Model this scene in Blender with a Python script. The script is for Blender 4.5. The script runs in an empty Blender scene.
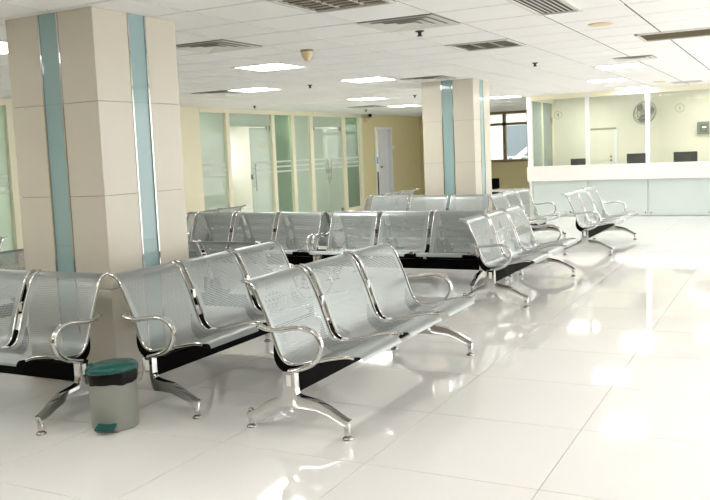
import bpy, bmesh, math, random
from mathutils import Vector, Matrix

scene = bpy.context.scene
C = scene.collection
random.seed(7)
PI = math.pi

# ------------------------------------------------------------------ camera
FPX, CX, CY, CAMH = 846.72, 345.22, 234.57, 1.4133
YAW, PITCH, ROLL = (math.radians(a) for a in (27.9156, 5.5071, -2.4892))
fw = Vector((-math.sin(YAW) * math.cos(PITCH), math.cos(YAW) * math.cos(PITCH), -math.sin(PITCH)))
rt = Vector((math.cos(YAW), math.sin(YAW), 0))
up = rt.cross(fw)
rt2 = rt * math.cos(ROLL) + up * math.sin(ROLL)
up2 = up * math.cos(ROLL) - rt * math.sin(ROLL)
cam_data = bpy.data.cameras.new('camera')
cam = bpy.data.objects.new('camera', cam_data)
C.objects.link(cam)
cam.matrix_world = Matrix(((rt2.x, up2.x, -fw.x, 0), (rt2.y, up2.y, -fw.y, 0), (rt2.z, up2.z, -fw.z, CAMH), (0, 0, 0, 1)))
cam_data.sensor_fit = 'HORIZONTAL'
cam_data.sensor_width = 36
cam_data.lens = FPX / 710 * 36
cam_data.shift_x = (355 - CX) / 710
cam_data.shift_y = (CY - 250) / 710
cam_data.clip_start = 0.05
scene.camera = cam

# ------------------------------------------------------------------ world, exposure
world = bpy.data.worlds.new('daylight')
scene.world = world
world.use_nodes = True
bg = world.node_tree.nodes['Background']
bg.inputs[0].default_value = (1.0, 0.99, 0.975, 1)      # overcast daylight through the open glazed sides
bg.inputs[1].default_value = 1.4
LAMP = 13.0                                              # radiance of the lit ceiling lights
scene.view_settings.view_transform = 'Standard'
scene.view_settings.look = 'None'
scene.view_settings.exposure = 1.12
scene.view_settings.gamma = 1
scene.view_settings.use_curve_mapping = False
scene.cycles.use_denoising = True
scene.cycles.max_bounces = 12
scene.cycles.transparent_max_bounces = 24
scene.cycles.sample_clamp_indirect = 8

# ------------------------------------------------------------------ materials
def srgb(r, g, b):
    f = lambda c: (c / 255) / 12.92 if c <= 10 else (((c / 255) + 0.055) / 1.055) ** 2.4
    return (f(r), f(g), f(b), 1)

def mat(name, col, rough=0.5, metal=0.0, spec=0.5, noise=0.0, nscale=8.0, bump=0.0, bscale=60.0, coat=0.0, alpha=1.0):
    m = bpy.data.materials.new(name)
    m.use_nodes = True
    nt = m.node_tree
    b = nt.nodes['Principled BSDF']
    b.inputs['Base Color'].default_value = col
    b.inputs['Roughness'].default_value = rough
    b.inputs['Metallic'].default_value = metal
    b.inputs['Specular IOR Level'].default_value = spec
    b.inputs['Coat Weight'].default_value = coat
    b.inputs['Coat Roughness'].default_value = 0.03
    b.inputs['Alpha'].default_value = alpha
    tc = nt.nodes.new('ShaderNodeTexCoord')
    if noise:
        n = nt.nodes.new('ShaderNodeTexNoise')
        n.inputs['Scale'].default_value = nscale
        n.inputs['Detail'].default_value = 4
        nt.links.new(tc.outputs['Object'], n.inputs['Vector'])
        mx = nt.nodes.new('ShaderNodeMix')
        mx.data_type = 'RGBA'
        mx.inputs['A'].default_value = tuple(c * (1 - noise) for c in col[:3]) + (1,)
        mx.inputs['B'].default_value = tuple(min(1, c * (1 + noise)) for c in col[:3]) + (1,)
        nt.links.new(n.outputs['Fac'], mx.inputs['Factor'])
        nt.links.new(mx.outputs['Result'], b.inputs['Base Color'])
    if bump:
        n2 = nt.nodes.new('ShaderNodeTexNoise')
        n2.inputs['Scale'].default_value = bscale
        nt.links.new(tc.outputs['Object'], n2.inputs['Vector'])
        bp = nt.nodes.new('ShaderNodeBump')
        bp.inputs['Strength'].default_value = bump
        bp.inputs['Distance'].default_value = 0.002
        nt.links.new(n2.outputs['Fac'], bp.inputs['Height'])
        nt.links.new(bp.outputs['Normal'], b.inputs['Normal'])
    return m

def emit(name, col, strength):
    m = bpy.data.materials.new(name)
    m.use_nodes = True
    nt = m.node_tree
    nt.nodes.clear()
    o = nt.nodes.new('ShaderNodeOutputMaterial')
    e = nt.nodes.new('ShaderNodeEmission')
    e.inputs[0].default_value = col
    e.inputs[1].default_value = strength
    nt.links.new(e.outputs[0], o.inputs[0])
    return m

def glass(name, tint, body, frost, rough=0.04):
    """thin pane: tinted see-through part mixed with a milky reflective body"""
    m = bpy.data.materials.new(name)
    m.use_nodes = True
    nt = m.node_tree
    nt.nodes.clear()
    o = nt.nodes.new('ShaderNodeOutputMaterial')
    tr = nt.nodes.new('ShaderNodeBsdfTransparent')
    tr.inputs[0].default_value = tint
    di = nt.nodes.new('ShaderNodeBsdfDiffuse')
    di.inputs[0].default_value = body
    tl = nt.nodes.new('ShaderNodeBsdfTranslucent')
    tl.inputs[0].default_value = body
    m0 = nt.nodes.new('ShaderNodeMixShader')
    m0.inputs[0].default_value = 0.35
    nt.links.new(di.outputs[0], m0.inputs[1])
    nt.links.new(tl.outputs[0], m0.inputs[2])
    m1 = nt.nodes.new('ShaderNodeMixShader')
    m1.inputs[0].default_value = frost
    nt.links.new(tr.outputs[0], m1.inputs[1])
    nt.links.new(m0.outputs[0], m1.inputs[2])
    gl = nt.nodes.new('ShaderNodeBsdfGlossy')
    gl.inputs['Roughness'].default_value = rough
    fr = nt.nodes.new('ShaderNodeFresnel')
    fr.inputs[0].default_value = 1.45
    m2 = nt.nodes.new('ShaderNodeMixShader')
    nt.links.new(fr.outputs[0], m2.inputs[0])
    nt.links.new(m1.outputs[0], m2.inputs[1])
    nt.links.new(gl.outputs[0], m2.inputs[2])
    nt.links.new(m2.outputs[0], o.inputs[0])
    return m

def perforated(name, col, hw, v0, v1):
    """metal sheet with a hexagonal field of round holes inside |u|<hw, v0<v<v1 (uv in metres)"""
    m = mat(name, col, rough=0.36, metal=0.6, spec=0.5)
    nt = m.node_tree
    b = nt.nodes['Principled BSDF']
    out = [n for n in nt.nodes if n.type == 'OUTPUT_MATERIAL'][0]
    uv = nt.nodes.new('ShaderNodeUVMap')
    a, r = 0.0125, 0.0034
    A = (a, a * math.sqrt(3), 1)
    def vm(op, x, y=None, s=None):
        n = nt.nodes.new('ShaderNodeVectorMath')
        n.operation = op
        nt.links.new(x, n.inputs[0])
        if y is not None:
            n.inputs[1].default_value = y
        return n.outputs['Value'] if op == 'LENGTH' else n.outputs[0]
    def ma(op, x, y):
        n = nt.nodes.new('ShaderNodeMath')
        n.operation = op
        for i, q in enumerate((x, y)):
            if isinstance(q, (int, float)):
                n.inputs[i].default_value = q
            else:
                nt.links.new(q, n.inputs[i])
        return n.outputs[0]
    p = vm('DIVIDE', uv.outputs[0], A)
    ds = []
    for off in ((0, 0, 0), (.5, .5, 0)):
        q = vm('ADD', p, off)
        q = vm('FRACTION', q)
        q = vm('SUBTRACT', q, (.5, .5, 0))
        q = vm('MULTIPLY', q, (A[0], A[1], 0))
        ds.append(vm('LENGTH', q))
    d = ma('MINIMUM', ds[0], ds[1])
    hole = ma('LESS_THAN', d, r)
    sp = nt.nodes.new('ShaderNodeSeparateXYZ')
    nt.links.new(uv.outputs[0], sp.inputs[0])
    inside = ma('MULTIPLY', ma('LESS_THAN', ma('ABSOLUTE', sp.outputs[0], 0), hw),
                ma('MULTIPLY', ma('GREATER_THAN', sp.outputs[1], v0), ma('LESS_THAN', sp.outputs[1], v1)))
    fac = ma('MULTIPLY', hole, inside)
    tr = nt.nodes.new('ShaderNodeBsdfTransparent')
    mx = nt.nodes.new('ShaderNodeMixShader')
    nt.links.new(fac, mx.inputs[0])
    nt.links.new(b.outputs[0], mx.inputs[1])
    nt.links.new(tr.outputs[0], mx.inputs[2])
    nt.links.new(mx.outputs[0], out.inputs[0])
    return m

M = {}
M['floor_tile'] = mat('floor_tile', (0.815, 0.80, 0.775, 1), rough=0.045, spec=0.6, noise=0.02, nscale=1.5)
M['grout'] = mat('grout', srgb(168, 158, 140), rough=0.7, noise=0.05)
M['ceil_tile'] = mat('ceil_tile', (0.93, 0.925, 0.905, 1), rough=0.9, spec=0.1, noise=0.03, nscale=30, bump=0.25, bscale=180)
M['ceil_gap'] = mat('ceil_gap', srgb(84, 74, 56), rough=0.9, noise=0.05)
M['white_paint'] = mat('white_paint', (0.84, 0.83, 0.79, 1), rough=0.45, noise=0.01)
M['cream_wall'] = mat('cream_wall', srgb(240, 234, 206), rough=0.7, noise=0.02, nscale=3)
M['yellow_wall'] = mat('yellow_wall', srgb(222, 211, 164), rough=0.75, noise=0.03, nscale=3)
M['cream_frame'] = mat('cream_frame', srgb(240, 234, 208), rough=0.4, noise=0.01)
M['booth_wall'] = mat('booth_wall', srgb(226, 223, 206), rough=0.6, noise=0.015, nscale=2)
M['room_wall'] = mat('room_wall', srgb(238, 240, 226), rough=0.7, noise=0.02, nscale=2)
M['marble'] = mat('marble', srgb(214, 208, 192), rough=0.22, spec=0.45, noise=0.025, nscale=5)
M['teal_strip'] = mat('teal_strip', srgb(156, 184, 184), rough=0.06, spec=0.6, noise=0.04, nscale=3)
M['chrome'] = mat('chrome', (0.64, 0.635, 0.62, 1), rough=0.06, metal=1.0, noise=0.02)
M['steel'] = mat('steel', (0.42, 0.41, 0.39, 1), rough=0.25, metal=1.0, noise=0.03)
M['seat'] = perforated('seat', (0.345, 0.375, 0.37, 1), 0.232, 0.075, 0.775)
M['black'] = mat('black', (0.004, 0.0035, 0.003, 1), rough=0.55, spec=0.03, noise=0.1)
M['black_soft'] = mat('black_soft', (0.02, 0.02, 0.021, 1), rough=0.5, noise=0.1)
M['green_glass'] = glass('green_glass', (0.86, 0.97, 0.87, 1), (0.84, 0.97, 0.83, 1), 0.70)
M['deep_green_glass'] = glass('deep_green_glass', (0.76, 0.93, 0.78, 1), (0.70, 0.92, 0.70, 1), 0.38)
M['clear_glass'] = glass('clear_glass', (0.97, 0.985, 0.965, 1), (0.8, 0.85, 0.8, 1), 0.03)
M['teal_glass'] = glass('teal_glass', (0.84, 0.95, 0.90, 1), (0.74, 0.88, 0.82, 1), 0.5)
M['panel_glass'] = mat('panel_glass', srgb(212, 222, 219), rough=0.08, spec=0.6, noise=0.02, nscale=1.5)
M['stripe'] = glass('stripe', (0.95, 0.98, 0.95, 1), (0.95, 0.96, 0.93, 1), 0.85, 0.3)
M['film'] = mat('film', (0.88, 0.9, 0.86, 1), rough=0.5, noise=0.01)
M['alu'] = mat('alu', (0.36, 0.345, 0.31, 1), rough=0.18, metal=0.9, noise=0.04)
M['lamp'] = emit('lamp', (1.0, 0.985, 0.945, 1), LAMP)
M['tube_off'] = mat('tube_off', (0.75, 0.78, 0.82, 1), rough=0.2, noise=0.02)
M['vent_white'] = mat('vent_white', (0.74, 0.73, 0.68, 1), rough=0.5, noise=0.03)
M['vent_mid'] = mat('vent_mid', (0.34, 0.33, 0.29, 1), rough=0.7, noise=0.1)
M['vent_dark'] = mat('vent_dark', (0.03, 0.03, 0.028, 1), rough=0.7, noise=0.2)
M['plastic_cream'] = mat('plastic_cream', srgb(226, 208, 168), rough=0.4, noise=0.02)
M['bin_grey'] = mat('bin_grey', srgb(146, 149, 140), rough=0.35, noise=0.02)
M['bin_green'] = mat('bin_green', srgb(0, 80, 74), rough=0.25, spec=0.5, noise=0.06, nscale=20)
M['liner'] = mat('liner', (0.004, 0.0035, 0.0035, 1), rough=0.3, spec=0.2, noise=0.1)
M['teal_fabric'] = mat('teal_fabric', srgb(10, 58, 60), rough=0.9, spec=0.1, noise=0.1, nscale=40)
M['blue'] = mat('blue', srgb(92, 158, 200), rough=0.5, noise=0.05)
M['win_frame'] = mat('win_frame', srgb(138, 124, 90), rough=0.5, noise=0.05)
M['door_white'] = mat('door_white', srgb(232, 234, 236), rough=0.4, noise=0.01)
M['screen'] = mat('screen', (0.022, 0.026, 0.034, 1), rough=0.3, noise=0.1)
M['ink'] = mat('ink', srgb(150, 154, 128), rough=0.5, noise=0.03)
M['plaque'] = mat('plaque', srgb(122, 128, 116), rough=0.4, noise=0.04)
M['plaque_in'] = mat('plaque_in', srgb(88, 94, 86), rough=0.4, noise=0.04)
M['fan_grey'] = mat('fan_grey', srgb(150, 150, 130), rough=0.4, noise=0.04)
M['facade'] = mat('facade', srgb(214, 216, 220), rough=0.8, noise=0.06, nscale=1)
M['facade_dark'] = mat('facade_dark', srgb(120, 132, 140), rough=0.3, noise=0.06, nscale=1)

# ------------------------------------------------------------------ mesh helpers
class MB:
    def __init__(s):
        s.v, s.f = [], []
    def add(s, vs, fs):
        o = len(s.v)
        s.v += [tuple(x) for x in vs]
        s.f += [tuple(i + o for i in f) for f in fs]
        return s
    def box(s, x0, x1, y0, y1, z0, z1):
        x0, x1 = min(x0, x1), max(x0, x1); y0, y1 = min(y0, y1), max(y0, y1); z0, z1 = min(z0, z1), max(z0, z1)
        v = [(x0, y0, z0), (x1, y0, z0), (x1, y1, z0), (x0, y1, z0), (x0, y0, z1), (x1, y0, z1), (x1, y1, z1), (x0, y1, z1)]
        return s.add(v, [(0, 3, 2, 1), (4, 5, 6, 7), (0, 1, 5, 4), (1, 2, 6, 5), (2, 3, 7, 6), (3, 0, 4, 7)])
    def cyl(s, c, r0, r1, z0, z1, n=20, axis='z'):
        vs = []
        for z, r in ((z0, r0), (z1, r1)):
            for k in range(n):
                a = 2 * PI * k / n
                p = (r * math.cos(a), r * math.sin(a), z)
                if axis == 'x': p = (p[2], p[0], p[1])
                if axis == 'y': p = (p[0], p[2], p[1])
                vs.append((c[0] + p[0], c[1] + p[1], c[2] + p[2]))
        fs = [(k, (k + 1) % n, n + (k + 1) % n, n + k) for k in range(n)] + [tuple(range(n))[::-1], tuple(range(n, 2 * n))]
        return s.add(vs, fs)
    def lathe(s, c, prof, n=28, sx=1, sy=1):
        vs = []
        for r, z in prof:
            for k in range(n):
                a = 2 * PI * k / n
                vs.append((c[0] + sx * r * math.cos(a), c[1] + sy * r * math.sin(a), c[2] + z))
        fs = []
        for i in range(len(prof) - 1):
            for k in range(n):
                fs.append((i * n + k, i * n + (k + 1) % n, (i + 1) * n + (k + 1) % n, (i + 1) * n + k))
        fs.append(tuple(range(n))[::-1])
        L = (len(prof) - 1) * n
        fs.append(tuple(range(L, L + n)))
        return s.add(vs, fs)
    def prism(s, poly, fn, t0, t1):
        """poly of (a,b) extruded from t0 to t1; fn(a,b,t) -> xyz"""
        n = len(poly)
        vs = [fn(a, b, t0) for a, b in poly] + [fn(a, b, t1) for a, b in poly]
        fs = [tuple(range(n))[::-1], tuple(range(n, 2 * n))] + [(k, (k + 1) % n, n + (k + 1) % n, n + k) for k in range(n)]
        return s.add(vs, fs)
    def strip(s, upper, lower, fn, t0, t1):
        """solid between two polylines of equal length, extruded"""
        n = len(upper)
        vs = [fn(*p, t0) for p in upper] + [fn(*p, t0) for p in lower] + [fn(*p, t1) for p in upper] + [fn(*p, t1) for p in lower]
        fs = []
        for k in range(n - 1):
            fs.append((k, k + 1, n + k + 1, n + k))
            fs.append((2 * n + k, 3 * n + k, 3 * n + k + 1, 2 * n + k + 1))
            fs.append((k, 2 * n + k, 2 * n + k + 1, k + 1))
            fs.append((n + k, n + k + 1, 3 * n + k + 1, 3 * n + k))
        fs.append((0, n, 3 * n, 2 * n))
        fs.append((n - 1, 3 * n - 1, 4 * n - 1, 2 * n - 1))
        return s.add(vs, fs)
    def tube(s, pts, ra, rb=None, n=10, side=None):
        """swept tube; section ra along 'side' vector, rb across"""
        rb = ra if rb is None else rb
        pts = [Vector(p) for p in pts]
        rings = []
        for i, p in enumerate(pts):
            t = (pts[min(i + 1, len(pts) - 1)] - pts[max(i - 1, 0)]).normalized()
            sd = Vector(side) if side else (Vector((0, 0, 1)) if abs(t.z) < 0.9 else Vector((1, 0, 0)))
            b = t.cross(sd).normalized()
            a = b.cross(t).normalized()
            rings.append([p + a * ra * math.cos(2 * PI * k / n) + b * rb * math.sin(2 * PI * k / n) for k in range(n)])
        vs = [q for r in rings for q in r]
        fs = [(i * n + k, i * n + (k + 1) % n, (i + 1) * n + (k + 1) % n, (i + 1) * n + k) for i in range(len(pts) - 1) for k in range(n)]
        L = (len(pts) - 1) * n
        fs += [tuple(range(n))[::-1], tuple(range(L, L + n))]
        return s.add(vs, fs)
    def mesh(s, name, material, smooth=None, bevel=0.0):
        me = bpy.data.meshes.new(name)
        me.from_pydata(s.v, [], s.f)
        bm = bmesh.new()
        bm.from_mesh(me)
        bmesh.ops.recalc_face_normals(bm, faces=bm.faces)
        if bevel:
            bmesh.ops.bevel(bm, geom=list(bm.edges), offset=bevel, segments=2, profile=0.7, affect='EDGES', clamp_overlap=True)
        bm.to_mesh(me)
        bm.free()
        me.materials.append(M[material])
        if smooth:
            me.shade_smooth()
            me.set_sharp_from_angle(angle=math.radians(smooth))
        return me
    def build(s, name, material, parent=None, smooth=None, bevel=0.0):
        return link(name, s.mesh(name, material, smooth, bevel), parent)

def link(name, me, parent=None, loc=None):
    o = bpy.data.objects.new(name, me)
    C.objects.link(o)
    if parent: o.parent = parent
    if loc: o.location = loc
    return o

def empty(name, loc, rz=0):
    o = bpy.data.objects.new(name, None)
    o.empty_display_size = 0.1
    C.objects.link(o)
    o.location = loc
    o.rotation_euler.z = rz
    return o

def tag(o, label, cat, group=None):
    o['label'] = label
    o['category'] = cat
    if group: o['group'] = group
    return o

def struct(o, label=None, cat=None):
    o['kind'] = 'structure'
    if label: o['label'] = label
    if cat: o['category'] = cat
    return o

def copy_tree(o, parent=None):
    c = o.copy()
    C.objects.link(c)
    c.parent = parent
    for ch in o.children:
        copy_tree(ch, c)
    return c

def bx(name, m, parent, *a, bevel=0.0):
    return MB().box(*a).build(name, m, parent, bevel=bevel)

def spline(pts, n):
    """Catmull-Rom through pts, n samples per span"""
    P = [Vector(p) for p in pts]
    P = [P[0] * 2 - P[1]] + P + [P[-1] * 2 - P[-2]]
    out = []
    for i in range(1, len(P) - 2):
        for k in range(n):
            t = k / n
            a, b, c, d = P[i - 1:i + 3]
            out.append(0.5 * ((2 * b) + (c - a) * t + (2 * a - 5 * b + 4 * c - d) * t * t + (3 * b - a - 3 * c + d) * t ** 3))
    out.append(P[-2])
    return out

# ------------------------------------------------------------------ floor
ZC = 2.36
FX, FY, FT = -0.9127, 4.1255, 0.8
floor = struct(bx('floor', 'grout', None, -14.2, 2.6, -4, 27, -0.12, -0.004), 'glossy cream tiled floor with thin grey joints', 'floor')
def in_view(x, y, z, margin=40):
    d = Vector((x, y, z - CAMH))
    w = d.dot(fw)
    if w < 0.3: return None
    px, py = CX + FPX * d.dot(rt2) / w, CY - FPX * d.dot(up2) / w
    return w if (-margin < px < 710 + margin and -margin < py < 500 + margin) else None
tile_me = MB().box(-FT / 2 + .0016, FT / 2 - .0016, -FT / 2 + .0016, FT / 2 - .0016, -0.012, 0).mesh('tile', 'floor_tile')
cells = []
for i in range(-16, 9):
    for j in range(-10, 28):
        x, y = FX + FT * (i + .5), FY + FT * (j + .5)
        if -14 < x < 2.3 and -3.9 < y < 26.5:
            cells.append((math.hypot(x, y), x, y))
cells.sort()
rest = MB()
nt_ = 0
for d, x, y in cells:
    vis = any(in_view(x + a * .4, y + b * .4, 0, 0) for a in (-1, 0, 1) for b in (-1, 0, 1))
    if vis and nt_ < 200 and d < 15 and x > -9.4:
        link('tile', tile_me, floor, (x, y, 0)); nt_ += 1
    else:
        rest.box(x - FT / 2 + .0016, x + FT / 2 - .0016, y - FT / 2 + .0016, y + FT / 2 - .0016, -0.012, 0)
rest.build('distant_tiles', 'floor_tile', floor)['kind'] = 'stuff'

# ------------------------------------------------------------------ ceiling fixtures layout (grid 0.6 m)
GX, GY, GT = -1.04, 0.27, 0.6
def cell(x, y):
    return (round((x - GX) / GT - .5), round((y - GY) / GT - .5))
def cell_c(c):
    return (GX + GT * (c[0] + .5), GY + GT * (c[1] + .5))
LIT = [  # x, y of centre, label
    (-1.94, 11.37, 'lit square ceiling light above the bench nearest the service counter'),
    (-2.54, 13.77, 'lit square ceiling light, second in line before the service counter glass'),
    (-2.54, 16.17, 'lit square ceiling light closest to the service counter glass'),
    (-4.94, 7.77, 'large lit square ceiling light just beyond the cream smoke detector'),
    (-4.94, 10.17, 'lit square ceiling light beside the small far diffuser left of far column'),
    (-6.74, 10.17, 'lit square ceiling light left of centre in front of green glass wall'),
    (-6.74, 13.77, 'small lit square ceiling light before the double glass door'),
    (-4.94, 16.17, 'lit square ceiling light between the far column and the counter glass'),
    (-7.34, 16.77, 'tiny lit square ceiling light beside the farthest ceiling diffuser'),
    (-5.54, 4.77, 'lit square ceiling light at the left picture edge behind near column'),
    (0.46, 7.77, 'lit square ceiling light over the open floor at the right'),
    (0.46, 11.37, 'lit square ceiling light over the right end of the counter front'),
    (0.46, 4.17, 'lit square ceiling light overhead to the right of the photographer'),
    (-1.94, 1.77, 'lit square ceiling light overhead before the nearest bench'),
    (-4.94, 1.77, 'lit square ceiling light overhead at the near left'),
    (-1.94, -1.23, 'added unseen ceiling light behind the photographer at the right'),  # this row and those below: unseen lights added to lift near ambient light
    (-4.94, -1.23, 'added unseen ceiling light behind the photographer at the left'),
    (-7.94, 1.77, 'added unseen ceiling light at the far near left corner'),
]
# booth ceiling lights sit in the same tile ceiling
LIT += [(-3.74, 17.37, 'lit square ceiling light inside the booth at its left end'), (-1.34, 17.37, 'lit square ceiling light inside the booth near the grey panel box'), (.46, 17.37, 'lit square ceiling light inside the booth beyond the picture edge'),
        (-10.34, 12.57, 'added unseen ceiling light in the room behind the first green pane'), (-10.34, 15.57, 'added unseen ceiling light in the room behind the deep green pane'), (-10.34, 18.57, 'added unseen ceiling light in the room above the dark teal cabinet'),  # unseen lights added beside the partition to brighten its green panes
        (-11.54, 14.37, 'added unseen ceiling light in the room behind the open glass door'), (-11.54, 17.37, 'added unseen ceiling light in the room behind the closed glass door'), (-11.54, 8.37, 'added unseen ceiling light in the room behind the left glass'),  # more unseen lights added to light the rooms behind the glass
        (-11.54, 21.57, 'added unseen ceiling light in the corridor behind the white doorway')]
GREY = [(-2.54, 4.77, 'grey louvre ceiling light cut by the top edge of the picture'),
        (-2.54, 7.77, 'grey louvre ceiling light between black sprinkler and far column')]
DIFF = [(-2.54, 5.97, 'white square ceiling diffuser with black gaps beside the black sprinkler head'),
        (-4.34, 5.97, 'white square ceiling diffuser just right of the near column'),
        (-4.34, 10.77, 'white square ceiling diffuser directly before the far column'),
        (-7.34, 10.17, 'white square ceiling diffuser above the yellow wall end of glass partition'),
        (-7.94, 16.17, 'small far white ceiling diffuser above the double glass door')]
used = {cell(x, y) for x, y, _ in LIT + GREY + DIFF}

ceiling = struct(bx('ceiling', 'ceil_gap', None, -14.2, 2.6, -4, 27, ZC + .005, ZC + .25), 'white square tile ceiling with recessed lights', 'ceiling')
ct = MB().box(-.2915, .2915, -.2915, .2915, 0, .005).mesh('ceiling_tile', 'ceil_tile')
cells = []
for i in range(-22, 12):
    for j in range(-7, 45):
        x, y = cell_c((i, j))
        if (i, j) in used or not (-13.9 < x < 2.4 and -3.8 < y < 26.7): continue
        if -1.60 < x < -1.0 and 4.8 < y < 6.3: continue        # long grille sits here
        cells.append((math.hypot(x, y), x, y))
cells.sort()
rest = MB()
n_ = 0
for d, x, y in cells:
    vis = any(in_view(x + a * .3, y + b * .3, ZC, 0) for a in (-1, 0, 1) for b in (-1, 0, 1))
    if vis and n_ < 290 and x > -9.4:
        link('ceiling_tile', ct, ceiling, (x, y, ZC)); n_ += 1
    else:
        rest.box(x - .2915, x + .2915, y - .2915, y + .2915, ZC, ZC + .005)
for x0, x1 in ((-1.637, -1.585), (-1.335, -1.043)):
    rest.box(x0, x1, 4.47 + .003, 6.27 - .003, ZC, ZC + .005)
rest.build('distant_ceiling_tiles', 'ceil_tile', ceiling)['kind'] = 'stuff'

# ------------------------------------------------------------------ walls
XW = -9.6
wl = struct(empty('wall_left', (XW, 12, 0)), 'cream wall with green glass partitions along the left side', 'wall')
def wall_seg(y0, y1, z0=0.0, z1=ZC + .02, m='cream_wall', name='wall_panel'):
    return bx(name, m, wl, -.12, .0, y0 - 12, y1 - 12, z0, z1)
wall_seg(-4, 6.2); wall_seg(9.9, 12.62)
wall_seg(19.22, 19.97, m='yellow_wall'); wall_seg(21.03, 23.0, m='yellow_wall'); wall_seg(19.97, 21.03, 2.05, m='yellow_wall', name='lintel')
bx('header', 'cream_frame', wl, -.12, .01, 12.62 - 12, 19.22 - 12, 2.27, ZC + .003)
bx('header', 'cream_frame', wl, -.12, .01, 6.2 - 12, 9.9 - 12, 2.27, ZC + .003)
for y0, y1 in ((6.2, 6.32), (8.27, 8.42), (9.8, 9.9), (13.40, 13.52), (15.02, 15.14), (15.81, 15.94), (16.60, 16.75), (18.18, 18.33), (19.07, 19.22)):
    bx('mullion', 'cream_frame', wl, -.10, .025, y0 - 12, y1 - 12, 0, 2.27, bevel=0.004)
for y0, y1 in ((6.32, 8.27), (8.42, 9.8), (12.62, 13.40), (15.14, 15.81), (15.94, 16.60), (18.33, 19.07)):
    bx('bottom_rail', 'cream_frame', wl, -.09, .015, y0 - 12, y1 - 12, 0, .07, bevel=0.003)
    w = 0

def pane(n, y0, y1, m, label):
    w = struct(empty('window_%d' % n, (XW, (y0 + y1) / 2, 0)), label, 'window')
    hw = (y1 - y0) / 2
    bx('pane', m, w, -.047, -.035, -hw, hw, .07, 2.27)
    for z in (1.29, 1.185, 1.08):
        bx('frosted_stripe', 'stripe', w, -.0345, -.033, -hw, hw, z - .017, z + .017)
pane(1, 12.62, 13.40, 'green_glass', 'pale green glass pane beside the cream wall end')
pane(2, 15.14, 15.81, 'deep_green_glass', 'deep green glass pane between two cream mullions')
pane(3, 15.94, 16.60, 'green_glass', 'pale green glass pane left of the closed double glass door')
pane(4, 18.33, 19.07, 'deep_green_glass', 'narrow green glass pane in front of the dark teal cabinet')
pane(5, 6.32, 8.27, 'green_glass', 'green glass pane at the left edge of the picture')
pane(6, 8.42, 9.8, 'green_glass', 'green glass pane just left of the near column')

def glass_door(n, y0, y1, open_left, label):
    d = struct(empty('door_%d' % n, (XW, y0, 0)), label, 'door')
    wdt = y1 - y0
    bx('transom_pane', 'green_glass', d, -.047, -.035, 0, wdt, 2.02, 2.27)
    half = wdt / 2
    for k in (0, 1):
        leaf = empty('door_leaf', (-.041, wdt * k, 0))
        leaf.parent = d
        s = 1 if k == 0 else -1
        if k == 0 and open_left: leaf.rotation_euler.z = math.radians(78)
        bx('pane', 'green_glass', leaf, -.006, .006, 0, s * (half - .004), .012, 2.0)
        bx('hinge_patch', 'steel', leaf, -.02, .02, 0, s * .13, 1.95, 2.035, bevel=.003)
        bx('hinge_patch', 'steel', leaf, -.02, .02, 0, s * .13, .012, .09, bevel=.003)
        yh = s * (half - .075)
        MB().tube([(.065, yh, .72), (.065, yh, 1.27)], .014, n=10).build('handle', 'steel', leaf, smooth=40)
        hb = MB()
        for z in (.82, 1.17): hb.tube([(-.01, yh, z), (.065, yh, z)], .009, n=8)
        hb.build('handle_mount', 'chrome', leaf, smooth=40)
        bx('lock_plate', 'steel', leaf, -.02, .02, s * (half - .004), s * (half - .09), .96, 1.06, bevel=.004)
        for z in (1.29, 1.185, 1.08):
            bx('frosted_stripe', 'stripe', leaf, .0065, .008, s * .01, s * (half - .16), z - .016, z + .016)
        ring = MB()
        if n == 1 and k == 1:
            pts = [(.0075, s * .33 + .085 * math.cos(a), 1.66 + .085 * math.sin(a)) for a in [2 * PI * q / 24 for q in range(25)]]
            ring.tube(pts, .006, n=6, side=(1, 0, 0)).build('printed_ring', 'plastic_cream', leaf)
glass_door(1, 13.52, 15.02, True, 'green glass double door with its left leaf standing open')
glass_door(2, 16.75, 18.18, False, 'closed pale green glass double door with long steel handles')

# plain doorway in the yellow wall
d3 = struct(empty('door_3', (XW, 20.5, 0)), 'white doorway with half open white door in the yellow wall', 'door')
for y0, y1 in ((-.53, -.47), (.47, .53)):
    bx('door_frame', 'door_white', d3, -.13, .02, y0, y1, 0, 2.05, bevel=.003)
bx('door_frame', 'door_white', d3, -.13, .02, -.47, .47, 1.99, 2.05, bevel=.003)
lf = empty('door_leaf', (-.1, .47, 0)); lf.parent = d3
bx('leaf_panel', 'door_white', lf, -.02, .02, -.57, 0, .01, 1.98, bevel=.003)
MB().cyl((.02, -.50, 1.0), .028, .024, 0, .05, 14, 'x').build('knob', 'steel', lf, smooth=40)

# rooms behind the left wall
wb = struct(empty('wall_back_room', (-14.1, 12, 0)), 'pale outer wall with added daylight openings behind the green glass rooms', 'wall')
bx('wall_panel', 'room_wall', wb, -.1, .1, -16, 15, 0, .9)
bx('wall_panel', 'room_wall', wb, -.1, .1, -16, 15, 2.0, ZC + .003)
for k in range(11): bx('pier', 'room_wall', wb, -.1, .1, -16 + k * 3.0, -15.0 + k * 3.0, .9, 2.0)  # openings between the piers are added to backlight the green glass
for k, (y0, y1) in enumerate(((10.4, 10.5), (19.55, 19.65), (23.0, 23.12))):
    struct(bx('wall_divider_%d' % (k + 1), 'room_wall', None, -14.0, -9.73, y0, y1, 0, ZC + .003), 'pale dividing wall in the rooms behind the green glass', 'wall')

# walls behind the photographer
struct(bx('wall_near', 'win_frame', None, -9.7, 2.6, -4.2, -4.0, 0, ZC + .003), 'added unseen brown wall behind the photographer', 'wall')  # unseen wall added against rear daylight, darkened for dark reflections in the chrome
struct(bx('wall_right', 'cream_wall', None, 2.5, 2.7, -4.0, 3.0, 0, ZC + .003), 'added unseen cream wall on the right up to the glazed side', 'wall')  # unseen wall added to keep side daylight off the near part

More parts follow.
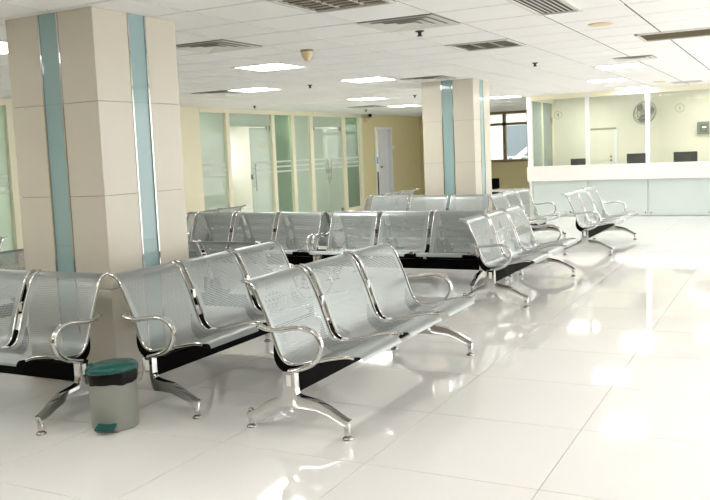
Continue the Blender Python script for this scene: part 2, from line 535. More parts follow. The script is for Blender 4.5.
# end wall with window
ye = 23.0
we = struct(empty('wall_far', (-7, ye, 0)), 'olive yellow end wall below the far window', 'wall')
bx('wall_panel', 'yellow_wall', we, -2.72, 2.6, 0, .15, 0, 1.0)
bx('wall_panel', 'yellow_wall', we, -2.72, -1.2, 0, .15, 1.0, ZC + .003)
bx('wall_panel', 'yellow_wall', we, .66, 2.6, 0, .15, 1.0, ZC + .003)
w7 = struct(empty('window_7', (-7.27, ye, 0)), 'brown framed window with transom in the far end wall', 'window')
for x0, x1, z0, z1 in ((-.93, .93, .97, 1.04), (-.93, .93, 2.29, 2.38), (-.93, .93, 1.98, 2.05), (-.93, -.86, 1.04, 2.29), (.86, .93, 1.04, 2.29), (.18, .26, 1.04, 2.29), (-.42, -.35, 1.04, 2.29)):
    bx('window_frame', 'win_frame', w7, x0, x1, -.05, .07, z0, z1)
for x0, x1 in ((-.86, -.42), (-.35, .18), (.26, .86)):
    for z0, z1 in ((1.04, 1.98), (2.05, 2.29)):
        bx('pane', 'clear_glass', w7, x0, x1, .0, .008, z0, z1)
# building outside that window
ob = empty('apartment_building', (-9.5, 33, -3)); tag(ob, 'pale grey building seen outside through the far window', 'building')
bx('facade', 'facade', ob, -7, 7, 0, 4, 0, 9)
for i in range(7):
    for j in range(3):
        bx('window', 'facade_dark', ob, -6.3 + i * 1.9, -5.3 + i * 1.9, -.05, .02, 1.2 + j * 2.6, 2.6 + j * 2.6)
st = MB(); st.box(-7, 7, -.9, 0, 3.0, 3.12); st.box(-7, 7, -.9, -.84, 3.95, 4.0)
for k in range(57): st.box(-7 + k * .25, -6.97 + k * .25, -.88, -.86, 3.12, 3.95)
st.build('balcony', 'door_white', ob)
MB().tube([(-3, -1.1, 1.5), (3.4, -1.1, 6.4)], .09, n=8).build('stair_rail', 'door_white', ob)
MB().tube([(-2.2, -1.1, 1.5), (4.2, -1.1, 6.4)], .06, n=8).build('stair_rail', 'door_white', ob)

# ------------------------------------------------------------------ service booth
YB, YBB, XB = 16.59, 18.42, -4.58
wbk = struct(bx('wall_booth_back', 'booth_wall', None, XB - .06, 2.5, YBB, YBB + .12, 0, ZC + .003), 'cream back wall inside the service booth', 'wall')
trim = 0
def post(n, x0, x1, label):
    struct(bx('trim_%d' % n, 'white_paint', None, x0, x1, YB - .06, YB + .06, .95, ZC, bevel=.004), label, 'post')
post(1, -4.605, -4.525, 'white corner post at the left end of the counter glass')
post(2, -3.49, -3.415, 'white post between the left and middle counter glass')
post(3, -2.395, -2.32, 'bright white post in front of the wall fan')
post(4, -1.30, -1.225, 'white post of the counter glass at the right picture edge')
post(5, -.2, -.125, 'white post of the counter glass further right')
struct(bx('trim_6', 'cream_frame', None, -4.62, 2.5, YB - .05, YB + .05, 2.27, ZC), 'cream head rail along the top of the counter glass', 'rail')
for k, (x0, x1) in enumerate(((-4.53, -3.49), (-3.415, -2.395), (-2.32, -1.30), (-1.225, -.2), (-.125, 1.0))):
    w = struct(empty('window_%d' % (8 + k), ((x0 + x1) / 2, YB, 0)), ['left', 'middle', 'third', 'right hand', 'far right'][k] + ' clear glass pane of the service counter', 'window')
    hw = (x1 - x0) / 2
    bx('pane', 'clear_glass', w, -hw, hw, -.005, .005, .98, 2.27)
    if k in (0, 2):
        cx = (-4.015, None, -1.803)[k] - (x0 + x1) / 2
        pts = [(cx + .075 * math.cos(2 * PI * q / 28), -.008, 1.962 + .075 * math.sin(2 * PI * q / 28)) for q in range(29)]
        MB().tube(pts, .005, n=6, side=(0, 1, 0)).build('printed_ring', 'ink', w)
        g = MB()
        if k == 2:
            g.box(cx - .007, cx + .007, -.009, -.006, 1.925, 2.0)
        else:
            g.box(cx + .008, cx + .02, -.009, -.006, 1.925, 2.0)
            g.box(cx - .03, cx + .03, -.009, -.006, 1.945, 1.956)
            g.prism([(cx - .03, 1.956), (cx - .016, 1.956), (cx + .02, 2.0), (cx + .006, 2.0)], lambda a, b, t: (a, t, b), -.009, -.006)
        g.build('printed_numeral', 'ink', w)
# glazed left side of the booth
w = struct(empty('window_13', (XB, 17.5, 0)), 'teal green glass side of the booth with thin cream uprights', 'window')
bx('pane', 'teal_glass', w, -.005, .005, -.85, -.02, .1, 2.27)
bx('pane', 'teal_glass', w, -.005, .005, .03, .86, .1, 2.27)
for y in (0, .89): bx('mullion', 'cream_frame', w, -.03, .03, y - .03, y + .03, 0, 2.27)
bx('head_rail', 'cream_frame', w, -.04, .04, -.85, .92, 2.27, ZC)
MB().tube([(.05, .12, .75), (.05, .12, 1.3)], .013, n=8).build('handle', 'steel', w, smooth=40)
bx('hinge_patch', 'steel', w, -.02, .02, .72, .86, 1.86, 1.98)

cnt = empty('service_counter', (0, YB, 0)); tag(cnt, 'long white service counter with pale blue glass front panels', 'counter')
bx('counter_top', 'white_paint', cnt, -4.615, 2.5, -.12, .35, .695, .975, bevel=.006)
bx('counter_body', 'white_paint', cnt, -4.58, 2.5, .03, .30, 0, .695)
bx('end_post', 'white_paint', cnt, -4.60, -4.54, -.02, .3, .0, .695)
xs = [-4.54, -3.46, -2.365, -1.27, -.17, .93, 2.03]
for a, b in zip(xs, xs[1:]):
    p = bx('front_panel', 'panel_glass', cnt, a + .008, b - .008, .0, .028, .012, .69, bevel=.002)
    for zz in (.06,):
        for q in (a + .05, b - .05): MB().cyl((q, .0, zz), .012, .012, -.008, .0, 10, 'y').build('fixing_stud', 'steel', p)

desk = empty('staff_desk', (-1.4, 17.25, 0)); tag(desk, 'pale staff desk behind the service counter', 'desk')
bx('desktop', 'white_paint', desk, -2.7, 3.7, -.3, .35, .72, .76)
for x in (-2.6, -1.4, -.2, 1.0): bx('leg', 'white_paint', desk, x, x + .05, -.25, .3, 0, .72)

def monitor(x, top, wdt, label):
    t = empty('monitor', (x, 17.15, .76)); tag(t, label, 'monitor', 'monitors behind the service counter')
    h = top - .76
    bx('casing', 'screen', t, -wdt / 2, wdt / 2, -.025, .02, h - .27, h, bevel=.006)
    bx('back_cover', 'black_soft', t, -wdt / 2 + .06, wdt / 2 - .06, -.05, -.025, h - .22, h - .05, bevel=.008)
    bx('stand', 'black_soft', t, -.03, .03, -.04, -.015, .01, h - .1)
    bx('stand_base', 'black_soft', t, -.11, .11, -.09, .07, 0, .012)
monitor(-3.73, 1.10, .36, 'black monitor behind the left counter glass, lowest of the three')
monitor(-2.63, 1.16, .40, 'black monitor behind the middle counter glass below the fan')
monitor(-1.77, 1.16, .42, 'black monitor behind the counter glass at the right picture edge')

# booth door, fan, plaque
d4 = struct(empty('door_4', (-3.52, YBB, 0)), 'cream door in the booth back wall', 'door')
bx('door_leaf', 'booth_wall', d4, -.30, .24, -.025, 0, 0, 1.66)
bx('door_frame', 'ink', d4, -.34, .27, -.035, 0, 1.66, 1.70)
bx('door_frame', 'door_white', d4, .24, .29, -.035, 0, 0, 1.66)
bx('door_frame', 'door_white', d4, -.34, -.30, -.035, 0, 0, 1.66)
for z in (1.10, 1.02): MB().cyl((.17, -.025, z), .02, .016, -.05, 0, 12, 'y').build('lock_knob', 'steel', d4, smooth=40)

fan = empty('wall_fan', (-2.64, YBB, 1.96)); tag(fan, 'grey round wall fan behind the bright white counter post', 'fan')
fan_head = empty('fan_head', (0, -.25, 0)); fan_head.parent = fan; fan_head.scale = (1.1, 1, 1.05)
fan_head.rotation_euler = (math.radians(-12), 0, math.radians(-22))
cage = MB()
for r, yy in ((.225, 0), (.225, -.02), (.18, -.055), (.12, -.075), (.18, .04), (.12, .055)):
    cage.tube([(r * math.cos(2 * PI * q / 28), yy, r * math.sin(2 * PI * q / 28)) for q in range(29)], .006, n=5, side=(0, 1, 0))
for q in range(28):
    a = 2 * PI * q / 28
    cage.tube([(r * math.cos(a), yy, r * math.sin(a)) for r, yy in ((.05, -.085), (.12, -.075), (.18, -.055), (.225, -.01), (.18, .04), (.08, .058))], .0035, n=4)
cage.build('cage', 'fan_grey', fan_head)
bl = MB()
for q in range(3):
    a = 2 * PI * q / 3 + .3
    pts = [(.04, -.3), (.10, -.55), (.19, -.45), (.205, 0), (.18, .4), (.10, .45), (.04, .3)]
    vs = []
    for r, da in pts:
        vs.append((r * math.cos(a + da), -.02 + .03 * da, r * math.sin(a + da)))
    n = len(vs)
    bl.add(vs + [(x, y + .004, z) for x, y, z in vs], [tuple(range(n)), tuple(range(n, 2 * n))[::-1]] + [(i, (i + 1) % n, n + (i + 1) % n, n + i) for i in range(n)])
bl.build('fan_blades', 'plaque_in', fan_head)
MB().cyl((0, 0, 0), .05, .05, -.09, -.06, 16, 'y').build('hub_badge', 'fan_grey', fan_head)
MB().cyl((0, 0, 0), .06, .05, .03, .15, 16, 'y').build('motor', 'fan_grey', fan_head, smooth=40)
MB().tube([(0, -.14, -.02), (0, -.07, -.1), (0, -.01, -.12)], .02, n=8).build('bracket', 'fan_grey', fan, smooth=40)
bx('wall_mount', 'fan_grey', fan, -.06, .06, -.02, 0, -.2, -.03, bevel=.004)

pq = empty('wall_panel_box', (-1.55, YBB, 1.60)); tag(pq, 'square grey panel box on the booth back wall', 'panel box')
bx('box_body', 'plaque', pq, -.125, .115, -.06, 0, -.125, .125, bevel=.006)
bx('box_door', 'plaque_in', pq, -.07, .06, -.068, -.06, -.075, .075)
bx('display', 'film', pq, -.035, .045, -.071, -.068, .0, .03)
bx('button_row', 'ink', pq, -.03, .03, -.071, -.068, -.05, -.03)

# ------------------------------------------------------------------ columns
def column(name, x0, x1, y0, y1, label):
    cx, cy = (x0 + x1) / 2, (y0 + y1) / 2
    c = empty(name, (cx, cy, 0)); struct(c, label, 'column')
    hx, hy = (x1 - x0) / 2, (y1 - y0) / 2
    bx('column_core', 'grout', c, -hx + .014, hx - .014, -hy + .014, hy - .014, 0, ZC)
    zj = [0, .05, .63, 1.213, 1.795, ZC]
    sw = .074
    for face in range(4):
        w, dpt = (hx, hy) if face % 2 == 0 else (hy, hx)
        R = Matrix.Rotation(face * PI / 2, 3, 'Z')
        def fb(nm, m, a0, a1, z0, z1, d0, d1, par=c, bevel=0.0):
            b = MB().box(a0, a1, -dpt - d1, -dpt - d0, z0, z1)
            b.v = [tuple(R @ Vector(v)) for v in b.v]
            return b.build(nm, m, par, bevel=bevel)
        for a0, a1 in ((-w + .002, -sw - .014), (sw + .014, w - .002)):
            for z0, z1 in zip(zj, zj[1:]):
                fb('stone_tile', 'marble', a0, a1, z0 + .0018, z1 - .0018, -.014, 0)
        for z0, z1 in ((.0, .9), (.902, 1.795), (1.797, ZC)):
            fb('glass_strip', 'teal_strip', -sw, sw, z0, z1, -.014, -.005)
        for s in (-1, 1):
            fb('chrome_trim', 'chrome', s * sw, s * (sw + .013), 0, ZC, -.014, .004, bevel=.002)
    # ceiling collar
    return c
column('stone_column', -4.495, -3.748, 3.93, 4.715, 'wide cream stone column with teal glass strips at the left')
column('stone_column', -4.665, -3.90, 11.31, 12.03, 'slimmer looking cream stone column with pale blue strip in the distance')

# ------------------------------------------------------------------ ceiling fixtures
fr = MB()
for a in ((-.298, .298, -.298, -.27), (-.298, .298, .27, .298), (-.298, -.27, -.27, .27), (.27, .298, -.27, .27)):
    fr.box(*a, -.006, .004)
frame_me = fr.mesh('frame', 'vent_white')
diff_me = MB().box(-.27, .27, -.27, .27, -.001, .004).mesh('diffuser', 'lamp')
lv = MB()
for k in range(1, 3): lv.box(-.27 + k * .18 - .004, -.27 + k * .18 + .004, -.27, .27, -.006, .0)
for k in range(1, 4): lv.box(-.27, .27, -.27 + k * .135 - .004, -.27 + k * .135 + .004, -.006, .0)
lv_me = lv.mesh('louvre', 'vent_white')
for x, y, lab in LIT:
    t = empty('ceiling_light', (x, y, ZC)); tag(t, lab, 'ceiling light', 'lit square ceiling lights')
    link('frame', frame_me, t); link('diffuser', diff_me, t); link('louvre', lv_me, t)

bl_me = MB()
# parabolic blade: curved V section
def vblade(L, hgt=.05, w=.035):
    b = MB()
    up_ = [(-w, hgt), (-.5 * w, .35 * hgt), (0, 0), (.5 * w, .35 * hgt), (w, hgt)]
    b.prism(up_, lambda a, z, t: (a, t, z), -L, L)
    return b
blade_me = vblade(.26).mesh('louvre_blade', 'alu', smooth=60)
cross_me = vblade(.26, .05, .012).mesh('cross_blade', 'alu', smooth=60)
pan = MB(); pan.box(-.28, .28, -.28, .28, .10, .11)
for a in ((-.28, .28, -.285, -.28), (-.28, .28, .28, .285), (-.285, -.28, -.28, .28), (.28, .285, -.28, .28)): pan.box(*a, 0, .11)
pan_me = pan.mesh('housing', 'alu')
tube_me = MB().tube([(0, -.26, .075), (0, .26, .075)], .013, n=10).mesh('tube', 'tube_off', smooth=40)
for x, y, lab in GREY:
    t = empty('louvre_light', (x, y, ZC)); tag(t, lab, 'ceiling light', 'grey louvre ceiling lights')
    link('frame', frame_me, t, (0, 0, -.004)); link('housing', pan_me, t)
    for k in range(3): link('tube', tube_me, t, (-.18 + .18 * k, 0, 0))
    for k in range(4): link('louvre_blade', blade_me, t, (-.27 + .18 * k, 0, -.004))
    for k in range(7):
        o = link('cross_blade', cross_me, t, (0, -.255 + .085 * k, -.002)); o.rotation_euler.z = PI / 2

def diffuser(x, y, lab, size=.298):
    t = empty('air_diffuser', (x, y, ZC)); tag(t, lab, 'air vent', 'square ceiling diffusers')
    s = size
    bx('backing', 'vent_mid', t, -s, s, -s, s, -.001, .004)
    for k, (ro, ri) in enumerate(((1.0, .78), (.74, .53), (.49, .28), (.24, .0))):
        m = MB()
        o, i = ro * s, max(ri * s, .001)
        zo, zi = (-.010, -.003) if k == 0 else (-.012, -.003)
        vs = [(-o, -o, zo), (o, -o, zo), (o, o, zo), (-o, o, zo), (-i, -i, zi), (i, -i, zi), (i, i, zi), (-i, i, zi)]
        vs += [(a, b, c + .002) for a, b, c in vs]
        fs = [(q, (q + 1) % 4, 4 + (q + 1) % 4, 4 + q) for q in range(4)]
        fs += [tuple(8 + v for v in f[::-1]) for f in fs] + [(q, 8 + q, 8 + (q + 1) % 4, (q + 1) % 4) for q in range(4)]
        if k == 3: fs += [(4, 5, 6, 7)]
        m.add(vs, fs)
        m.build('cone_ring', 'vent_white', t)
for x, y, lab in DIFF: diffuser(x, y, lab)
diffuser(-1.61, 10.38, 'small square ceiling diffuser before the lit light by the counter', .215)
used_small = True

def grille(x0, x1, y0, y1, along, n, lab, sm='vent_white'):
    t = empty('linear_grille', ((x0 + x1) / 2, (y0 + y1) / 2, ZC)); tag(t, lab, 'air vent')
    hx, hy = (x1 - x0) / 2, (y1 - y0) / 2
    bx('backing', 'vent_dark', t, -hx + .01, hx - .01, -hy + .01, hy - .01, -.001, .004)
    for a in ((-hx, hx, -hy, -hy + .025), (-hx, hx, hy - .025, hy), (-hx, -hx + .025, -hy, hy), (hx - .025, hx, -hy, hy)):
        bx('frame', 'vent_white', t, *a, -.012, .0)
    for k in range(n):
        f = -1 + 2 * (k + .5) / n
        if along == 'y': bx('slat', sm, t, f * (hx - .03) - .0045, f * (hx - .03) + .0045, -hy + .02, hy - .02, -.003, .0)
        else: bx('slat', sm, t, -hx + .02, hx - .02, f * (hy - .03) - .004, f * (hy - .03) + .004, -.005, .0)
grille(-1.645, -1.33, 4.85, 6.29, 'y', 7, 'black slotted ceiling grille cut by the top edge of the picture')
grille(-1.26, .15, 8.10, 8.70, 'x', 9, 'long brown grey slotted ceiling grille at the right picture edge', 'win_frame')
grille(-1.80, -1.33, 15.32, 15.66, 'x', 6, 'short slotted ceiling grille close to the counter glass')

def sprinkler(x, y, lab):
    t = empty('sprinkler_head', (x, y, ZC)); tag(t, lab, 'sprinkler', 'black ceiling sprinklers')
    MB().lathe((0, 0, 0), [(.035, 0), (.035, -.006), (.016, -.012)], 16).build('escutcheon', 'black_soft', t, smooth=40)
    MB().lathe((0, 0, 0), [(.014, -.012), (.014, -.035), (.022, -.037), (.022, -.042)], 12).build('nozzle', 'black_soft', t, smooth=40)
sprinkler(-2.647, 6.42, 'black sprinkler head beside the near square diffuser')
sprinkler(-2.65, 9.9, 'black sprinkler head right of the far column top')
sprinkler(-5.85, 10.2, 'black sprinkler head at centre left beyond the smoke detector')
sprinkler(-8.9, 13.4, 'black sprinkler head right in front of the open glass door header')
sprinkler(-8.5, 17.3, 'black sprinkler head before the closed double glass door header')
sprinkler(-5.8, 13.75, 'black sprinkler head just left of the far column top')

t = empty('smoke_detector', (-3.91, 6.79, ZC)); tag(t, 'cream smoke detector with brown base hanging from the ceiling', 'detector')
MB().lathe((0, 0, 0), [(.058, 0), (.058, -.018)], 24).build('base', 'win_frame', t, smooth=40)
MB().lathe((0, 0, 0), [(.055, -.018), (.052, -.05), (.035, -.075), (.03, -.095), (.012, -.105)], 24).build('sensor_head', 'plastic_cream', t, smooth=40)
for x, y, lab in ((-1.37, 7.15, 'round cream ceiling speaker disc near the black grille'), (-1.94, 14.95, 'round cream ceiling speaker disc close to the counter glass')):
    t = empty('ceiling_speaker', (x, y, ZC)); tag(t, lab, 'speaker', 'round ceiling speakers')
    MB().lathe((0, 0, 0), [(.10, 0), (.098, -.008), (.085, -.012)], 28).build('rim', 'plastic_cream', t, smooth=40)
    MB().lathe((0, 0, 0), [(.083, -.0085), (.02, -.0145)], 28).build('speaker_mesh', 'plastic_cream', t, smooth=40)

# wall camera and switch
t = empty('security_camera', (XW, 19.45, 2.25)); tag(t, 'dark security camera on a cream wall bracket beside glass partition', 'camera')
bx('bracket', 'plastic_cream', t, 0, .03, -.03, .03, -.09, .03, bevel=.004)
MB().tube([(.02, 0, -.03), (.12, .02, -.02), (.14, .02, .02)], .012, n=8).build('arm', 'plastic_cream', t, smooth=40)
b_ = MB().box(-.05, .05, -.2, .16, .02, .12); body = b_.build('camera_body', 'fan_grey', t, bevel=.008); body.location = (.14, 0, 0); body.rotation_euler.z = .5
l_ = MB().cyl((0, -.2, .07), .035, .035, -.02, .0, 14, 'y').build('lens', 'black', t); l_.location = (.14, 0, 0); l_.rotation_euler.z = .5
t = empty('light_switch', (XW, 21.13, 1.5)); tag(t, 'small white light switch beside the white doorway', 'switch')
bx('plate', 'film', t, 0, .012, -.05, .05, -.05, .05, bevel=.003)
bx('rocker', 'door_white', t, .012, .018, -.02, .02, -.03, .03, bevel=.002)

# things behind the green glass
def cabinet(nm, x, y, w, dp, h, lab):
    t = empty(nm, (x, y, 0)); tag(t, lab, 'cabinet')
    bx('body', 'teal_fabric', t, -dp / 2, dp / 2, -w / 2, w / 2, 0, h, bevel=.01)
    bx('door', 'teal_fabric', t, dp / 2, dp / 2 + .012, -w / 2 + .01, -.004, .03, h - .03)
    bx('door', 'teal_fabric', t, dp / 2, dp / 2 + .012, .004, w / 2 - .01, .03, h - .03)
cabinet('filing_cabinet', -9.95, 19.12, .6, .3, 1.08, 'dark teal cabinet behind the narrow green glass pane')
t = empty('armchair', (-10.2, 17.15, 0)); tag(t, 'dark teal armchair behind the glass by the closed double door', 'chair')
bx('seat', 'teal_fabric', t, -.28, .28, -.28, .28, .12, .44, bevel=.03)
bx('backrest', 'teal_fabric', t, -.3, .3, .2, .34, .3, .86, bevel=.03)
bx('armrest', 'teal_fabric', t, -.36, -.28, -.28, .28, .08, .6, bevel=.02)
bx('armrest', 'teal_fabric', t, .28, .36, -.28, .28, .08, .6, bevel=.02)
for sx in (-.3, .3):
    for sy in (-.22, .25): bx('leg', 'black_soft', t, sx - .02, sx + .02, sy - .02, sy + .02, 0, .12)
t = empty('side_table', (-10.3, 16.45, 0)); tag(t, 'pale side table behind the deep green glass', 'table')
bx('tabletop', 'door_white', t, -.25, .25, -.3, .3, .56, .60, bevel=.005)
for sx in (-.22, .22):
    for sy in (-.27, .27): bx('leg', 'door_white', t, sx - .02, sx + .02, sy - .02, sy + .02, 0, .56)
t = empty('paper_box', (-10.3, 16.5, .60)); tag(t, 'small light blue box on the side table behind green glass', 'box')
bx('box_body', 'blue', t, -.12, .12, -.15, .15, 0, .16, bevel=.006)
bx('lid', 'blue', t, -.125, .125, -.155, .155, .16, .19, bevel=.004)
# seen through the white doorway
t = empty('wall_notice', (-10.9, 22.9 + .1, 1.25)); tag(t, 'blue and white notice seen inside the white doorway', 'notice')
bx('notice_sheet', 'film', t, -.2, .2, -.012, 0, -.25, .2)
bx('printed_band', 'blue', t, -.2, .2, -.014, -.012, -.2, .0)

t = empty('storage_stand', (-10.93, 22.7, 0)); tag(t, 'narrow black stand glimpsed inside the white doorway', 'stand')
bx('stand_body', 'black_soft', t, -.14, .14, -.15, .15, .04, .78, bevel=.01)
bx('stand_top', 'black_soft', t, -.16, .16, -.17, .17, .78, .81, bevel=.004)
for sx in (-.1, .1): bx('leg', 'black_soft', t, sx - .015, sx + .015, -.12, .12, 0, .04)

# desk with black monitor under the far window
t = empty('writing_desk', (-5.75, 18.6, 0)); tag(t, 'low pale desk in the passage beside the counter', 'desk')
bx('desktop', 'white_paint', t, -.85, .75, -.3, .3, .40, .44, bevel=.004)
for sx in (-.8, .7):
    bx('leg', 'black_soft', t, sx - .025, sx + .025, -.27, .27, 0, .40)
bx('modesty_panel', 'black_soft', t, -.78, .68, .1, .13, .1, .4)
t = empty('desk_monitor', (-6.02, 18.65, .44)); tag(t, 'black monitor on the low desk in the passage', 'monitor')
bx('casing', 'black', t, -.17, .15, -.02, .02, .02, .25, bevel=.008)
bx('stand_base', 'black', t, -.1, .1, -.07, .07, 0, .012)
bx('stand', 'black', t, -.025, .025, .0, .02, .01, .1)

# ------------------------------------------------------------------ benches
def P(x, u, z):
    return (x, -u, z)
HW = .271
PROF = [(-.326, .770), (-.305, .769), (-.277, .759), (-.253, .735), (-.234, .700), (-.178, .571), (-.140, .462), (-.116, .400), (-.088, .364),
        (-.045, .346), (.02, .352), (.105, .372), (.20, .394), (.270, .406), (.318, .405), (.343, .393), (.350, .376)]
prof = [(p.x, p.y) for p in spline([(u, z, 0) for u, z in PROF], 3)]

def bench_proto():
    root = empty('waiting_bench', (0, 0, 0))
    # seat shell mesh
    arc = [0]
    for a, b in zip(prof, prof[1:]): arc.append(arc[-1] + math.dist(a, b))
    nx = 6
    vs, fs, uvs = [], [], []
    for (u, z), s in zip(prof, arc):
        edge = max(0, min(1, (s - (arc[-1] - .055)) / .02))
        hw = HW - .034 * edge
        for k in range(nx + 1):
            x = -hw + 2 * hw * k / nx
            vs.append(P(x, u, z)); uvs.append((x, s))
    w = nx + 1
    for i in range(len(prof) - 1):
        for k in range(nx): fs.append((i * w + k, (i + 1) * w + k, (i + 1) * w + k + 1, i * w + k + 1))
    me = bpy.data.meshes.new('seat')
    me.from_pydata(vs, [], fs)
    ul = me.uv_layers.new(name='UVMap')
    for lp in me.loops: ul.data[lp.index].uv = uvs[lp.vertex_index]
    me.materials.append(M['seat'])
    me.shade_smooth()
    rail_pts = prof[:-6]
    rails = []
    for s in (-1, 1):
        rails.append(MB().tube([P(s * (HW + .003), u, z) for u, z in rail_pts], .0065, .010, n=8, side=(1, 0, 0)).mesh('side_rail', 'chrome', smooth=50))
    lo = [(u, z) for u, z in prof if z < .47 and u < .10]
    br = MB()
    low = []
    for i, (u, z) in enumerate(lo):
        f = i / (len(lo) - 1)
        dpt = .012 + .05 * math.sin(PI * min(1, f * 1.05)) ** 1.0
        ang = math.atan2(lo[min(i + 1, len(lo) - 1)][1] - lo[max(i - 1, 0)][1], lo[min(i + 1, len(lo) - 1)][0] - lo[max(i - 1, 0)][0])
        low.append((u + dpt * math.sin(ang), z - dpt * math.cos(ang)))
    uppr = [(u, z - .004) for u, z in lo]
    br_me = MB().strip(uppr, low, lambda a, b, t: P(t, a, b), -.016, .016).mesh('seat_bracket', 'black', smooth=40)
    stl = MB(); stl.tube([P(-HW + .02, .335, .388), P(HW - .02, .335, .388)], .007, n=8)
    bar_me = MB().tube([P(-HW + .01, .12, .362), P(HW - .01, .12, .362)], .009, n=8).mesh('under_bar', 'black', smooth=40)
    for c in (-.6, 0, .6):
        seat = link('seat', me, root, (c, 0, 0))
        for r in rails: link('side_rail', r, seat)
        for s in (-1, 1): link('seat_bracket', br_me, seat, (s * (HW - .022), 0, 0))
        link('under_bar', bar_me, seat)
    bx('beam', 'black', root, -.925, .925, .005, .062, .205, .302, bevel=.004)
    for c in (-.3, .3): bx('seat_connector', 'film', root, c - .016, c + .016, .02, .05, .30, .36, bevel=.003)
    bend = [(u, z) for u, z in prof if z < .45 and u < -.03]
    clip_me = MB().strip([(u + .004, z + .004) for u, z in bend], [(u - .018, z - .016) for u, z in bend], lambda a, b, t: P(t, a, b), -.012, .012).mesh('gap_clip', 'black', smooth=40)
    tie_me = MB().box(-.014, .014, .165, .195, .545, .60).mesh('back_tie', 'chrome', bevel=.003)
    for c in (-.3, .3):
        link('gap_clip', clip_me, root, (c, 0, 0)); link('back_tie', tie_me, root, (c, 0, 0))
    # legs
    upper = [(-.302, .080), (-.270, .092), (-.235, .112), (-.164, .157), (-.10, .183), (-.078, .200), (-.068, .235), (-.066, .322), (.006, .322), (.006, .235), (.012, .205), (.035, .197), (.134, .180), (.20, .150), (.25, .122), (.285, .104), (.304, .098)]
    lower = [(-.296, .050), (-.262, .058), (-.225, .076), (-.155, .112), (-.11, .126), (-.085, .130), (-.066, .131), (-.045, .131), (-.015, .131), (.006, .131), (.02, .131), (.045, .133), (.125, .128), (.19, .108), (.24, .084), (.272, .068), (.298, .060)]
    leg_me = MB().strip(upper, lower, lambda a, b, t: P(t, a, b), -.021, .021).mesh('leg', 'chrome', smooth=35, bevel=.004)
    slot_me = MB().box(-.0225, .0225, .015, .045, .245, .305).mesh('leg_inset_glint', 'film', bevel=.004)  # slot's highlight is put into its pale colour
    fp = MB()
    fp.lathe((0, 0, 0), [(.027, 0), (.027, .006), (.02, .014), (.010, .018), (.010, .03)], 20)
    pad_me = fp.mesh('foot_pad', 'steel', smooth=50)
    post_me = MB().lathe((0, 0, 0), [(.0165, .024), (.0175, .03), (.0175, .092), (.013, .1)], 16).mesh('foot_post', 'chrome', smooth=40)
    arm_path = [(-.036, .318), (.0, .325), (.055, .343), (.100, .366), (.135, .40), (.156, .445), (.150, .492), (.112, .532), (.045, .547), (-.02, .541), (-.09, .529), (-.155, .531), (-.200, .543)]
    for s in (-1, 1):
        lg = link('leg', leg_me, root, (s * .91, 0, 0))
        link('leg_inset_glint', slot_me, lg)
        for u in (-.285, .285):
            link('foot_post', post_me, lg, P(0, u, 0)); link('foot_pad', pad_me, lg, P(0, u, 0))
        pts = spline([P(s * .91, u, z) for u, z in arm_path], 4)
        ar = MB().tube(pts, .019, .0135, n=12, side=(1, 0, 0)).build('armrest', 'chrome', root, smooth=60)
        MB().tube([pts[-1] + Vector((s * .0, 0, -.002)), pts[-1] + Vector((-s * .018, .012, .004))], .0155, n=10).build('arm_tip', 'chrome', ar, smooth=60)
    return root

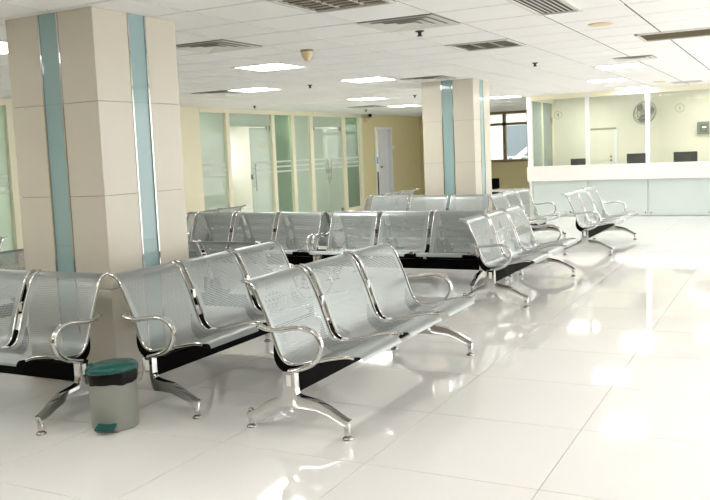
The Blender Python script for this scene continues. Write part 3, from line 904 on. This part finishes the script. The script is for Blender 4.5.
G = 'perforated steel waiting benches'
BENCHES = [  # x, y, facing degrees (0 faces -Y, 90 faces +X, 180 +Y, -90 -X), label
    (-4.42, 3.375, 0, 'perforated steel bench in front of the near column, left of the pedal bin'),
    (-3.165, 4.52, 90, 'perforated steel bench right of the pedal bin with its back to the near column'),
    (-2.222, 4.50, 90, 'nearest steel bench in the middle with its whole front leg in view'),
    (-4.46, 5.64, 180, 'dark backed steel bench just behind the near column'),
    (-5.70, 4.6, -90, 'dark steel bench back at the left edge behind the near column'),
    (-7.32, 5.15, 0, 'far left steel bench of which only a corner shows'),
    (-5.49, 7.92, 0, 'left steel bench of the middle row, seats toward the photographer'),
    (-3.605, 7.92, 0, 'right steel bench of the middle row, black beam in full view'),
    (-5.49, 8.585, 180, 'steel bench back to back with the left middle row bench'),
    (-3.605, 8.585, 180, 'steel bench back to back with the right middle row bench'),
    (-6.81, 8.55, -90, 'dark steel bench end at the left end of the middle row'),
    (-2.33, 8.10, 90, 'steel bench at the right end of the middle row, facing right'),
    (-4.50, 10.80, 0, 'steel bench in front of the far column'),
    (-3.24, 11.60, 90, 'steel bench right of the far column, half hidden behind another bench'),
    (-5.77, 12.05, -90, 'dark steel bench end left of the far column'),
    (-2.26, 11.66, 90, 'farthest right steel bench standing alone before the service counter'),
]
proto = bench_proto()
for i, (x, y, a, lab) in enumerate(BENCHES):
    o = proto if i == 0 else copy_tree(proto)
    o.location = (x, y, 0)
    o.rotation_euler.z = math.radians(a)
    tag(o, lab, 'bench', G)

# ------------------------------------------------------------------ pedal bin
b = empty('pedal_bin', (-3.225, 3.345, 0), math.radians(22)); tag(b, 'grey pedal bin with dark green lid and black liner between two benches', 'bin')
MB().lathe((0, 0, 0), [(.114, 0), (.120, .004), (.123, .03), (.128, .275)], 36).build('body', 'bin_grey', b, smooth=40)
lnv = MB()
n = 48
ringz = [(.1295, .252), (.1315, .27), (.133, .29), (.130, .312)]
vs = []
for i, (r, z) in enumerate(ringz):
    for k in range(n):
        a = 2 * PI * k / n
        dz = (.004 * math.sin(4 * a + 1) + .0025 * math.sin(9 * a)) if i == 0 else 0
        rr = r + .0025 * math.sin(13 * a + i * 2)
        vs.append((rr * math.cos(a), rr * math.sin(a), z + dz))
fs = [(i * n + k, i * n + (k + 1) % n, (i + 1) * n + (k + 1) % n, (i + 1) * n + k) for i in range(3) for k in range(n)]
lnv.add(vs, fs)
lnv.build('bin_liner', 'liner', b, smooth=60)
lid = MB().lathe((0, 0, 0), [(.136, 0), (.140, .004), (.140, .02), (.132, .034), (.115, .044), (.07, .053), (.0005, .056)], 40).build('lid', 'bin_green', b, smooth=50)
lid.location = (0, 0, .304); lid.rotation_euler = (math.radians(-3), math.radians(-4), 0)
kn = MB().lathe((-.095, -.045, .046), [(.014, 0), (.013, .008), (.008, .012)], 14).build('lid_knob', 'bin_green', lid, smooth=50)
bx('hinge', 'bin_green', b, -.05, .05, .118, .15, .275, .32, bevel=.005)
pd = MB()
pd.prism([(-.112, .035), (-.165, .022), (-.172, .026), (-.172, .034), (-.165, .037), (-.112, .05)], lambda a, z, t: (t, a, z), -.05, .05)
pd.build('pedal', 'bin_green', b, bevel=.003)
bx('base_ring', 'bin_grey', b, -.06, .06, -.122, -.10, .0, .02, bevel=.003)
